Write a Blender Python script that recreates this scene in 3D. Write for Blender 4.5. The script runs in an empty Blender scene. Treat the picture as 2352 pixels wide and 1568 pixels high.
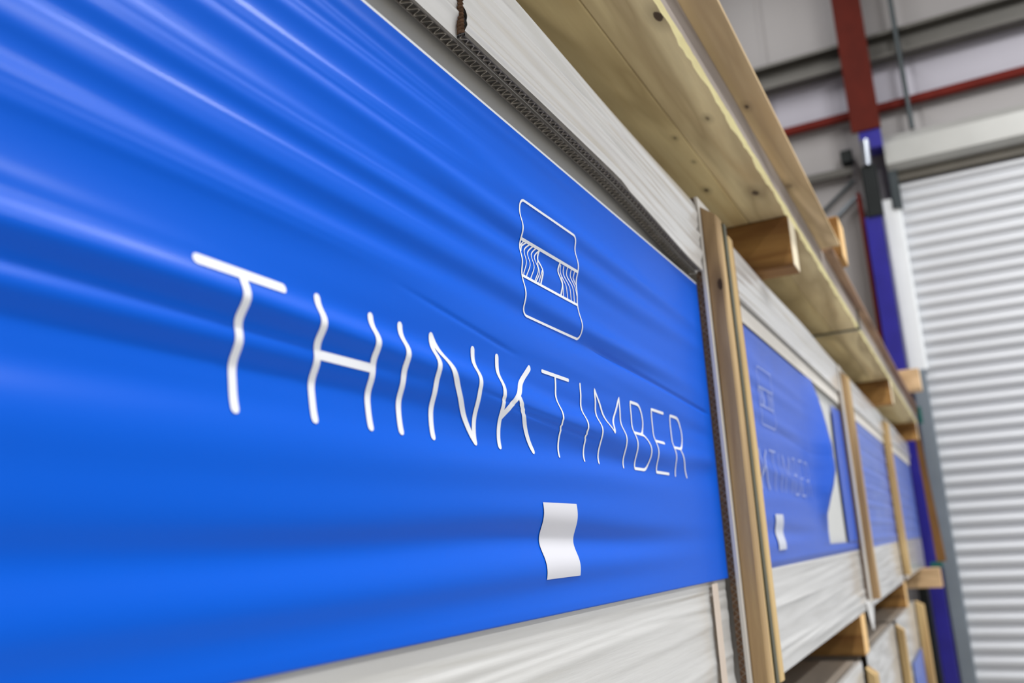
import bpy, math, random
import numpy as np
from mathutils import Matrix, Vector
from math import radians, sin, cos, pi
random.seed(4)
# ---------------------------------------------------------------- units: the layout is written in pack units of 0.3 m
S = 0.3
H0 = 1.7
def W(p): return Vector((p[0] * S, p[1] * S, p[2] * S + H0))
SC = bpy.context.scene
COL = SC.collection

# ---------------------------------------------------------------- camera
a, b, c = radians(26.716), radians(13.358), radians(-3.2805)
f = Vector((cos(a) * cos(b), sin(a) * cos(b), sin(b)))
r0 = Vector((sin(a), -cos(a), 0)); u0 = r0.cross(f)
r = r0 * cos(c) + u0 * sin(c); u = -r0 * sin(c) + u0 * cos(c)
cam_d = bpy.data.cameras.new('camera'); cam = bpy.data.objects.new('camera', cam_d); COL.objects.link(cam)
M = Matrix((( r.x, u.x, -f.x, 0), (r.y, u.y, -f.y, 0), (r.z, u.z, -f.z, 0), (0, 0, 0, 1)))
cam.matrix_world = Matrix.Translation(W((0, -1, 0))) @ M
cam_d.sensor_width = 36; cam_d.lens = 2025 / 2352 * 36
cam_d.clip_start = .02; cam_d.clip_end = 100
cam_d.dof.use_dof = True; cam_d.dof.focus_distance = .72; cam_d.dof.aperture_fstop = 5.6
SC.camera = cam

# ---------------------------------------------------------------- world, lamps, exposure
SC.view_settings.view_transform = 'Standard'; SC.view_settings.look = 'None'
SC.view_settings.gamma = 1; SC.view_settings.exposure = 0.28
try: SC.view_settings.use_curve_mapping = False
except Exception: pass
wd = bpy.data.worlds.new('world'); SC.world = wd; wd.use_nodes = True
wd.node_tree.nodes['Background'].inputs[0].default_value = (.86, .92, 1, 1)
wd.node_tree.nodes['Background'].inputs[1].default_value = 0.68
def area(name, loc, target, sx, sy, power, col=(1, .97, .93)):
    l = bpy.data.lights.new(name, 'AREA'); l.shape = 'RECTANGLE'; l.size = sx; l.size_y = sy; l.energy = power; l.color = col
    o = bpy.data.objects.new(name, l); COL.objects.link(o); o.location = loc
    o.rotation_euler = (Vector(target) - Vector(loc)).to_track_quat('-Z', 'Y').to_euler(); return o
for i, (x, y) in enumerate(((.3, -1.5), (3.0, -1.5), (.3, -4.2), (3.0, -4.2))):   # unseen lamps added under the roof for highlights and bounce light
    area('added_ceiling_light', (x, y, 5.9), (x, y, 0), 1.6, .25, 98, (1, .99, .97))
area('added_ceiling_light', (4.3, .7, 6.2), (4.3, .7, 0), 1.6, .25, 30, (1, .99, .97))  # unseen lamp added over the packs to brighten the far wall

# ---------------------------------------------------------------- materials
def lin(c):
    return tuple(((v / 255) / 12.92 if v / 255 <= .04045 else ((v / 255 + .055) / 1.055) ** 2.4) for v in c) + (1,)
class NT:
    def __init__(s, name):
        s.m = bpy.data.materials.new(name); s.m.use_nodes = True; s.t = s.m.node_tree
        s.p = s.t.nodes['Principled BSDF']; s.x = None
    def n(s, typ, **k):
        q = s.t.nodes.new(typ)
        for a_, v in k.items(): setattr(q, a_, v)
        return q
    def l(s, a_, b_): s.t.links.new(a_, b_)
    def coord(s, scale=(1, 1, 1), rot=(0, 0, 0)):
        g = s.n('ShaderNodeNewGeometry'); mp = s.n('ShaderNodeMapping'); mp.inputs['Scale'].default_value = scale
        mp.inputs['Rotation'].default_value = rot
        s.l(g.outputs['Position'], mp.inputs['Vector']); return mp.outputs['Vector']
    def noise(s, scale, det=4, vec=None, rough=.55, dist=0):
        q = s.n('ShaderNodeTexNoise'); q.inputs['Scale'].default_value = scale; q.inputs['Detail'].default_value = det
        q.inputs['Roughness'].default_value = rough; q.inputs['Distortion'].default_value = dist
        if vec is not None: s.l(vec, q.inputs['Vector'])
        return q.outputs['Fac']
    def ramp(s, fac, stops):
        q = s.n('ShaderNodeValToRGB'); e = q.color_ramp.elements
        while len(e) < len(stops): e.new(.5)
        for i, (p, col) in enumerate(stops): e[i].position = p; e[i].color = col
        s.l(fac, q.inputs['Fac']); return q.outputs['Color']
    def mix(s, fac, a_, b_, mode='MIX'):
        q = s.n('ShaderNodeMix', data_type='RGBA', blend_type=mode)
        for sock, v in ((q.inputs[0], fac), (q.inputs[6], a_), (q.inputs[7], b_)):
            if hasattr(v, 'is_linked'): s.l(v, sock)
            else: sock.default_value = v
        return q.outputs[2]
    def math(s, op, a_, b_=0., c_=0.):
        q = s.n('ShaderNodeMath', operation=op)
        for i, v in enumerate((a_, b_, c_)):
            if hasattr(v, 'is_linked'): s.l(v, q.inputs[i])
            else: q.inputs[i].default_value = v
        return q.outputs[0]
    def base(s, v):
        if hasattr(v, 'is_linked'): s.l(v, s.p.inputs['Base Color'])
        else: s.p.inputs['Base Color'].default_value = v
    def set(s, **k):
        for a_, v in k.items(): s.p.inputs[a_.replace('_', ' ')].default_value = v
    def bump(s, fac, strength=.3, dist=.002):
        q = s.n('ShaderNodeBump'); q.inputs['Strength'].default_value = strength; q.inputs['Distance'].default_value = dist
        s.l(fac, q.inputs['Height']); s.l(q.outputs['Normal'], s.p.inputs['Normal'])
def plain(name, col, rough=.5, metal=0, var=.08, scale=6, spec=.5, coat=0, stretch=(1, 1, 1)):
    t = NT(name); nz = t.noise(scale, 4, t.coord(stretch))
    cl = lin(col); lo = tuple(v * (1 - var) for v in cl[:3]) + (1,); hi = tuple(min(1, v * (1 + var)) for v in cl[:3]) + (1,)
    t.base(t.ramp(nz, [(.3, lo), (.7, hi)])); t.set(Roughness=rough, Metallic=metal, Specular_IOR_Level=spec, Coat_Weight=coat)
    return t.m
def wood(name, light, dark, axis='x', knots=(), ring=26, rough=.72, streak=.5, weather=None):
    """pine: fine fibre along the axis, broad figure, optional knots [(point in layout units, radius, darkness)]"""
    t = NT(name)
    sc = {'x': (.07, 1, 1), 'y': (1, .07, 1), 'z': (1, 1, .07)}[axis]
    v = t.coord(sc); broad = t.noise(ring, 3, v, .5, .6); fine = t.noise(ring * 14, 3, v, .6)
    L, D = lin(light), lin(dark)
    col = t.ramp(broad, [(.30, L), (.52, tuple(L[i] * .7 + D[i] * .3 for i in range(3)) + (1,)), (.72, D)])
    col = t.mix(t.math('MULTIPLY', fine, streak), col, D)
    vb = t.coord({'x': (.12, 1, 1), 'y': (1, .12, 1), 'z': (1, 1, .12)}[axis])
    fig = t.ramp(t.noise(8, 3, vb, .5, 1.2), [(.48, (0, 0, 0, 1)), (.62, (1, 1, 1, 1)), (.72, (.3, .3, .3, 1))])
    col = t.mix(t.math('MULTIPLY', fig, .8), col, lin(tuple(v_ * .80 for v_ in dark)))
    if weather:
        col = t.mix(t.math('MULTIPLY', t.ramp(t.noise(5, 4, t.coord(sc)), [(.45, (0, 0, 0, 1)), (.7, (1, 1, 1, 1))]), .8), col, lin(weather))
    if knots:
        g = t.n('ShaderNodeNewGeometry')
        st = {'x': (.45, 1, 1), 'y': (1, .45, 1), 'z': (1, 1, .45)}[axis]
        for (p, rad, dk) in knots:
            w = W(p)
            sub = t.n('ShaderNodeVectorMath', operation='SUBTRACT'); t.l(g.outputs['Position'], sub.inputs[0]); sub.inputs[1].default_value = w
            mu = t.n('ShaderNodeVectorMath', operation='MULTIPLY'); t.l(sub.outputs[0], mu.inputs[0]); mu.inputs[1].default_value = st
            ln = t.n('ShaderNodeVectorMath', operation='LENGTH'); t.l(mu.outputs[0], ln.inputs[0])
            dist = t.math('ADD', t.math('DIVIDE', ln.outputs['Value'], rad * S), t.math('MULTIPLY', t.noise(90, 2), .6))
            halo = t.math('MULTIPLY', t.math('SUBTRACT', 1, t.math('SMOOTH_MIN', t.math('MULTIPLY', t.math('SUBTRACT', dist, .6), .45), 1, .2)), .55)
            halo = t.math('MAXIMUM', halo, 0)
            col = t.mix(halo, col, lin(tuple(v_ * .62 for v_ in dark)))
            core = t.math('MULTIPLY', t.math('LESS_THAN', dist, .95), dk)
            col = t.mix(core, col, lin((52, 34, 26)))
    t.base(col); t.set(Roughness=rough, Specular_IOR_Level=.25); t.bump(fine, .25, .0006)
    return t.m

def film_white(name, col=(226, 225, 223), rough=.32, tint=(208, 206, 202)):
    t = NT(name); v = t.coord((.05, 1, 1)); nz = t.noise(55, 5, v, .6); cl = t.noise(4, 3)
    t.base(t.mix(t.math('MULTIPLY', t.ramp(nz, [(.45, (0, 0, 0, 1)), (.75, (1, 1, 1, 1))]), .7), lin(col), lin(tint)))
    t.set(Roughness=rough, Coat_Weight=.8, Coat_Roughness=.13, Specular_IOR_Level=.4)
    t.bump(nz, .35, .0025)
    return t.m

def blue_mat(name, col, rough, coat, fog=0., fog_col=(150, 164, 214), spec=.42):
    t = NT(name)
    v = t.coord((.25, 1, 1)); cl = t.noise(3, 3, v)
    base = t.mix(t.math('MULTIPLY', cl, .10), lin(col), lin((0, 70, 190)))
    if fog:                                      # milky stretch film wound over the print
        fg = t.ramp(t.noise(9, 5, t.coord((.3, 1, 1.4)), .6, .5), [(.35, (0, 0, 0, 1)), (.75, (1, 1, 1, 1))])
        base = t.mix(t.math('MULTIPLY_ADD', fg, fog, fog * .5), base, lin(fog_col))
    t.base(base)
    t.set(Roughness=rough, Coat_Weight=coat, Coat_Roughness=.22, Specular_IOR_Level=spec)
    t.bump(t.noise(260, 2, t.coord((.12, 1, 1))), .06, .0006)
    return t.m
MT = dict(
    blue=blue_mat('printed_blue_film', (0, 92, 216), .44, .13, spec=.10),
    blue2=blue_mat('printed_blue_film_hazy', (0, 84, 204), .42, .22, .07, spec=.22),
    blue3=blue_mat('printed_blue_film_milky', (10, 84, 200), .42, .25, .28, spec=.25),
    ink=plain('white_print', (238, 241, 248), .45, var=.02, coat=.2),
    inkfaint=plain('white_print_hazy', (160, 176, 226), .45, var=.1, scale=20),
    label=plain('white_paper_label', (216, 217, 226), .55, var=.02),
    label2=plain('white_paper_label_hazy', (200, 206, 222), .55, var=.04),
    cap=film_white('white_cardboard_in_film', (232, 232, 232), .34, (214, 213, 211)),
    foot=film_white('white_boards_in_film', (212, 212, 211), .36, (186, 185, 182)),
    under=plain('grey_board_edge', (196, 195, 194), .5, var=.1, scale=5, stretch=(.2, 1, 1), coat=.2),
    packtop=plain('streaked_film_over_boards', (150, 140, 130), .4, var=.25, scale=12, stretch=(.1, 1, 1), coat=.3),  # grey-brown tone, streaked lengthwise
    liner=plain('cardboard_liner', (96, 92, 88), .8, var=.15, scale=60),
    flute=plain('cardboard_flute', (138, 132, 124), .85, var=.3, scale=120),
    hollow=plain('flute_hollow_shade', (58, 55, 52), .9),
    card_brown=plain('brown_cardboard_edge', (112, 84, 62), .9, var=.45, scale=300),
    card_white=plain('white_cardboard_face', (222, 218, 212), .6, var=.04),
    tape=plain('peach_tape', (214, 200, 188), .4, var=.05),
    tornwhite=plain('torn_white_lining', (204, 206, 206), .55, var=.04, scale=10),
    strap=plain('dark_green_strap', (78, 80, 64), .45, var=.1),
    strapgrey=plain('grey_steel_strap', (110, 112, 108), .4, .6, .1),
    teal=plain('teal_strap', (18, 88, 84), .4, var=.15),
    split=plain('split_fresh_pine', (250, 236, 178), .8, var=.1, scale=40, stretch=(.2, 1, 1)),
    door=plain('galvanised_door_lath', (206, 209, 215), .42, .15, .05, 3, stretch=(1, .2, 2)),
    door_dark=plain('housing_shade', (96, 92, 84), .6, .2),
    guide=plain('grey_guide_steel', (132, 142, 152), .35, .3, .08, 4),
    glare_white=plain('guide_reflection_white', (236, 240, 244), .25, 0, .03, coat=.5),
    indigo=plain('indigo_paint', (40, 36, 140), .28, 0, .12, 8, coat=.4),
    oxide=plain('red_oxide_paint', (82, 24, 14), .7, 0, .12, 8, spec=.15),
    oxide_bright=plain('red_oxide_rail_paint', (96, 26, 18), .7, 0, .12, 8, spec=.15),
    grey_beam=plain('galvanised_beam', (86, 84, 80), .5, .2, .12, 3),
    dark_steel=plain('dark_steel', (52, 60, 64), .4, .4, .12, 6),
    black=plain('black_steel', (18, 24, 26), .35, .3, .2, 9),
    chrome=plain('column_highlight_chrome', (150, 155, 165), .3, .9, .1),
    cladding=plain('pale_grey_cladding', (156, 153, 154), .55, .05, .03, 1.2, stretch=(1, .3, 1)),
    cladding2=plain('pale_lilac_cladding', (170, 168, 180), .5, .05, .03, 1.2),
    roof=plain('pale_roof_lining', (188, 186, 182), .6, 0, .03, 1),
    floor=plain('concrete_floor', (205, 202, 194), .6, 0, .12, 3),
    pine_soffit=wood('pine_underside', (240, 226, 182), (204, 178, 134), 'x', [
        ((2.919, -.225, 1.925), .024, .9), ((4.903, -.153, 1.925), .028, .8), ((3.838, -.163, 1.925), .014, .5)]),
    pine_soffit2=wood('pine_underside_second', (238, 222, 174), (204, 178, 128), 'x', [
        ((4.695, .078, 1.925), .016, .85), ((3.95, .03, 1.925), .010, .5), ((4.277, .03, 1.925), .008, .4)]),
    pine_face=wood('sawn_pine_face', (216, 206, 198), (178, 166, 160), 'x', ring=18),
    pale_bearer=wood('pale_bearer', (236, 206, 166), (206, 168, 124), 'y'),
    pine_top=wood('pine_overhanging_board', (236, 214, 172), (208, 178, 134), 'x', [((4.214, -.284, 2.12), .016, .8), ((5.41, -.273, 2.12), .03, .35)]),
    pine_top2=wood('weathered_upper_board', (190, 160, 128), (130, 100, 80), 'x', weather=(150, 120, 126)),
    bearer=wood('amber_bearer', (196, 152, 90), (122, 80, 42), 'y', ring=22),
    bearer_end=plain('bearer_end_grain', (240, 200, 140), .7, var=.12, scale=50),
    batten=wood('pale_batten', (228, 200, 148), (160, 128, 96), 'z', [((3.98, -.1, 1.16), .02, .85)], ring=34, streak=.6),
    batten2=wood('pale_batten_plain', (226, 200, 148), (180, 146, 98), 'z', ring=26),
    lean=wood('brown_leaning_timber', (150, 108, 58), (100, 66, 34), 'z'),
)

# ---------------------------------------------------------------- builders
def tag(o, label=None, cat=None, group=None, kind=None):
    if label: o['label'] = label
    if cat: o['category'] = cat
    if group: o['group'] = group
    if kind: o['kind'] = kind
    return o
def empty(name, loc, label=None, cat=None, group=None, kind=None):
    o = bpy.data.objects.new(name, None); COL.objects.link(o); o.location = W(loc); o.empty_display_size = .05
    return tag(o, label, cat, group, kind)
class MB:
    """collects faces (layout units) and links them as one mesh object"""
    def __init__(s): s.v = []; s.f = []; s.mi = []; s.ix = 0
    def quad(s, *p):
        k = len(s.v); s.v += list(p); s.f.append(tuple(range(k, k + len(p)))); s.mi.append(s.ix)
    def prism(s, poly, ax, lo, hi):
        """poly of 2-D points in the plane normal to axis ax, extruded lo..hi"""
        def P(q, t_): return {'x': (t_, q[0], q[1]), 'y': (q[0], t_, q[1]), 'z': (q[0], q[1], t_)}[ax]
        n = len(poly); k = len(s.v)
        s.v += [P(q, lo) for q in poly] + [P(q, hi) for q in poly]
        s.f.append(tuple(k + i for i in range(n))); s.f.append(tuple(k + n + i for i in reversed(range(n))))
        s.mi += [s.ix, s.ix]
        for i in range(n):
            j = (i + 1) % n; s.f.append((k + i, k + n + i, k + n + j, k + j)); s.mi.append(s.ix)
    def box(s, lo, hi, bev=0.):
        (x0, y0, z0), (x1, y1, z1) = lo, hi
        L = [x1 - x0, y1 - y0, z1 - z0]; ax = 'xyz'[L.index(max(L))]
        e = {'x': (y0, y1, z0, z1), 'y': (x0, x1, z0, z1), 'z': (x0, x1, y0, y1)}[ax]
        b_ = bev; p0, p1, q0, q1 = e
        poly = [(p0 + b_, q0), (p1 - b_, q0), (p1, q0 + b_), (p1, q1 - b_), (p1 - b_, q1), (p0 + b_, q1), (p0, q1 - b_), (p0, q0 + b_)] if b_ else [(p0, q0), (p1, q0), (p1, q1), (p0, q1)]
        t0, t1 = {'x': (x0, x1), 'y': (y0, y1), 'z': (z0, z1)}[ax]
        s.prism(poly, ax, t0, t1)
    def tube(s, p0, p1, rad, n=14):
        p0, p1 = Vector(p0), Vector(p1); d = (p1 - p0).normalized()
        s1 = d.orthogonal().normalized(); s2 = d.cross(s1); k = len(s.v)
        for P in (p0, p1):
            for i in range(n): t_ = 2 * pi * i / n; s.v.append(tuple(P + s1 * rad * cos(t_) + s2 * rad * sin(t_)))
        for i in range(n): j = (i + 1) % n; s.f.append((k + i, k + j, k + n + j, k + n + i)); s.mi.append(s.ix)
        s.f.append(tuple(k + i for i in reversed(range(n)))); s.f.append(tuple(k + n + i for i in range(n))); s.mi += [s.ix] * 2
    def grid(s, P, flip=False):
        """P: array [rows][cols] of points"""
        nr, nc = len(P), len(P[0]); k = len(s.v)
        for row in P: s.v += [tuple(q) for q in row]
        for i in range(nr - 1):
            for j in range(nc - 1):
                q = (k + i * nc + j, k + i * nc + j + 1, k + (i + 1) * nc + j + 1, k + (i + 1) * nc + j)
                s.f.append(q[::-1] if flip else q); s.mi.append(s.ix)
    def build(s, name, mats, parent=None, smooth=False, origin=None):
        if not isinstance(mats, (list, tuple)): mats = [mats]
        A = np.array(s.v, float) * S; A[:, 2] += H0
        if parent is not None: off = np.array(root_loc(parent))
        elif origin is not None: off = np.array(W(origin))
        else: off = np.array([(A[:, 0].min() + A[:, 0].max()) / 2, (A[:, 1].min() + A[:, 1].max()) / 2, A[:, 2].min()])
        me = bpy.data.meshes.new(name); me.from_pydata((A - off).tolist(), [], s.f)
        for m_ in mats: me.materials.append(m_)
        me.polygons.foreach_set('material_index', s.mi)
        if smooth: me.polygons.foreach_set('use_smooth', [True] * len(s.f))
        import bmesh
        bm = bmesh.new(); bm.from_mesh(me); bmesh.ops.recalc_face_normals(bm, faces=bm.faces) if not smooth else None
        bm.to_mesh(me); bm.free()
        o = bpy.data.objects.new(name, me); COL.objects.link(o)
        if parent is not None: o.parent = parent
        else: o.location = off
        return o
def root_loc(o):
    L = Vector(o.location)
    while o.parent is not None: o = o.parent; L = L + Vector(o.location)
    return L
def part_box(name, lo, hi, mat, parent, bev=.004, label=None):
    m_ = MB(); m_.box(lo, hi, bev); o = m_.build(name, mat, parent)
    if label: o['label'] = label
    return o
def thing_box(name, lo, hi, mat, label, cat, group=None, bev=.006, kind=None):
    m_ = MB(); m_.box(lo, hi, bev); return tag(m_.build(name, mat), label, cat, group, kind)

# ---------------------------------------------------------------- the hall
FL = -H0 / S
XW = 20.4
def struct(name, lo, hi, mat):
    m_ = MB(); m_.box(lo, hi); o = m_.build(name, mat); o['kind'] = 'structure'; return o
struct('floor', (-12, -34, FL - .3), (XW, 8, FL), MT['floor'])
# far wall: cladding sheets with shallow trapezoid ribs, a paler band above the door
fw = MB()
ys = []
y = 8.
while y > -34: ys += [(y, XW), (y - 2.9, XW), (y - 2.96, XW + .015), (y - 3.04, XW + .015)]; y -= 3.1
rows = [FL, 9.35, 9.36, 10.6, 10.61, 16.]
P = [[(xx, yy, z) for yy, xx in ys] for z in rows]
for i in range(5):
    fw.ix = 1 if i == 2 else 0
    fw.grid([P[i], P[i + 1]])
fw.ix = 0; fw.box((XW + .2, -34, FL), (XW + .6, 8, 16))
o = fw.build('wall_far', [MT['cladding'], MT['cladding2']]); o['kind'] = 'structure'
struct('added_wall_near', (-12.4, -34, FL), (-12, 8.4, 16), MT['cladding'])  # unseen wall added behind the camera to cut light from that side
struct('wall_left', (-12, 8, FL), (XW, 8.4, 16), MT['cladding'])
struct('ceiling', (-12, -34, 16), (XW, 8.4, 16.4), MT['roof'])

# roller shutter door
door = empty('door_1', (20.1, -5, FL), kind='structure')
m_ = MB(); rows = []; PITCH = .268
z = FL; k = 0
prof = [(0, .045), (.10, .012), (.22, -.030), (.38, -.046), (.55, -.040), (.70, -.012), (.82, .030), (.90, .052)]
while z < 7.45:
    for t_, dx in prof: rows.append([(20.2 + dx, yy, z + t_ * PITCH) for yy in (-.46, -3.2, -6, -12.0)])
    z += PITCH
m_.grid(rows); m_.build('curtain', MT['door'], door, True)
part_box('guide_rail', (19.95, -.50, FL), (20.3, -.22, 3.2), MT['guide'], door, .02)
part_box('guide_glare', (19.95, -.56, 3.2), (20.3, -.17, 7.0), MT['glare_white'], door, .05, 'upper length of the guide, its bright reflection coloured in white')  # white colour stands in for light reflected on the upper guide
m_ = MB(); m_.prism([(19.75, 7.72), (19.75, 8.22), (19.95, 8.44), (20.35, 8.44), (20.35, 7.62), (19.9, 7.62)], 'y', -12.4, -.42)
m_.build('barrel_housing', plain('pale_housing_steel', (166, 167, 165), .4, .1, .04), door)
m_ = MB(); m_.box((20.05, -12.2, 7.42), (20.35, -.46, 7.62)); m_.build('shade_strip', MT['door_dark'], door)  # dark strip paints the shade below the housing
m_ = MB(); m_.box((19.9, -.60, 6.75), (20.1, -.40, 7.75), .02); m_.build('end_bracket', MT['dark_steel'], door)

# portal column: indigo below, red oxide above
colm = empty('steel_column', (19.9, 0, FL), 'tall steel column, indigo below and red oxide above, left of the shutter', 'column')
part_box('lower_flange', (19.55, -.21, FL), (19.62, .06, 2.2), MT['indigo'], colm, .01, 'indigo painted flange')
part_box('middle_flange', (19.55, -.17, 2.2), (19.62, .17, 6.55), MT['indigo'], colm, .01, 'indigo painted flange')
part_box('web', (19.62, -.02, FL), (20.2, .03, 13.0), MT['indigo'], colm, .005)
part_box('side_plate', (19.7, .19, 1.0), (20.25, .27, 7.2), MT['oxide_bright'], colm, .005, 'red oxide plate on the wall side')
m_ = MB(); m_.box((19.5, -.22, 6.55), (19.7, .10, 7.70), .03); m_.build('dark_sleeve', MT['black'], colm)
m_ = MB(); m_.tube((19.5, -.05, 7.70), (19.5, -.08, 8.28), .09, 18); m_.build('chrome_highlight', MT['chrome'], colm)  # shiny tube added in place of the white highlight on the column
m_ = MB(); m_.box((19.6, -.42, 8.12), (20.1, .02, 8.55), .01); m_.build('upper_sleeve', MT['indigo'], colm)
part_box('upper_flange', (19.55, -.44, 8.55), (19.62, .16, 14.2), MT['oxide'], colm, .01, 'red oxide painted flange')
m_ = MB(); m_.prism([(19.62, -.25), (19.62, -.16), (20.1, -.16), (20.1, -.25)], 'z', 8.55, 14.2); m_.build('upper_web', MT['oxide'], colm)
thing_box('dark_post', (19.2, .07, FL), (19.5, .24, -1.0), MT['black'], 'slim black post behind the indigo column, left of its foot', 'post', bev=.02)

# horizontal steelwork over the door
def bar(name, p0, p1, w, h_, mat, label, cat):
    m2 = MB(); (x0, y0, z0), (x1, y1, z1) = p0, p1
    k = []
    for (x_, y_, z_) in (p0, p1):
        k.append([(x_ - w, y_, z_ - h_ / 2), (x_, y_, z_ - h_ / 2), (x_, y_, z_ + h_ / 2), (x_ - w, y_, z_ + h_ / 2)])
    v = k[0] + k[1]; m2.v = v; m2.f = [(0, 1, 2, 3), (7, 6, 5, 4)] + [(i, 4 + i, 4 + (i + 1) % 4, (i + 1) % 4) for i in range(4)]; m2.mi = [0] * 6
    return tag(m2.build(name, mat), label, cat)
# Z-section purlin
m_ = MB(); k0 = [(20.33, 11.0), (20.0, 11.0), (20.0, 10.92), (20.24, 10.92), (20.24, 10.42), (19.98, 10.42), (19.98, 10.36), (20.33, 10.36)]
m_.prism(k0, 'y', -12, 7.5)
tag(m_.build('steel_purlin', MT['grey_beam']), 'wide dark grey steel beam crossing the wall near the ceiling', 'beam')
bar('steel_rail', (20.3, 7.5, 9.2), (20.3, -12, 9.36), .16, .17, MT['oxide_bright'], 'thin red oxide rail running level above the shutter housing', 'rail')
m_ = MB(); m_.tube((19.88, -1.04, 8.46), (19.88, -1.05, 14.5), .055); tag(m_.build('conduit', MT['dark_steel']), 'thin dark upright pipe right of the red column', 'pipe')
bar('steel_girt', (20.3, 7.5, 7.98), (20.3, .3, 7.95), .14, .17, MT['grey_beam'], 'dark horizontal bar left of the indigo column', 'beam')
m_ = MB(); m_.tube((20.2, 3.4, 5.3), (20.2, .3, 7.70), .045); tag(m_.build('brace_rod', MT['dark_steel']), 'dark diagonal brace rod rising to the column, upper of the pair', 'rod')
m_ = MB(); m_.tube((20.24, 3.4, 4.9), (20.24, .3, 7.32), .045); tag(m_.build('brace_rod', MT['guide']), 'grey diagonal brace rod rising to the column, lower of the pair', 'rod')
m_ = MB(); m_.box((20.05, .25, 8.12), (20.33, .5, 8.40), .03); m_.tube((20.1, .25, 8.26), (20.1, .33, 8.26), .05)
tag(m_.build('junction_box', MT['black']), 'small black box on the wall just left of the column', 'electrical box')

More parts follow.
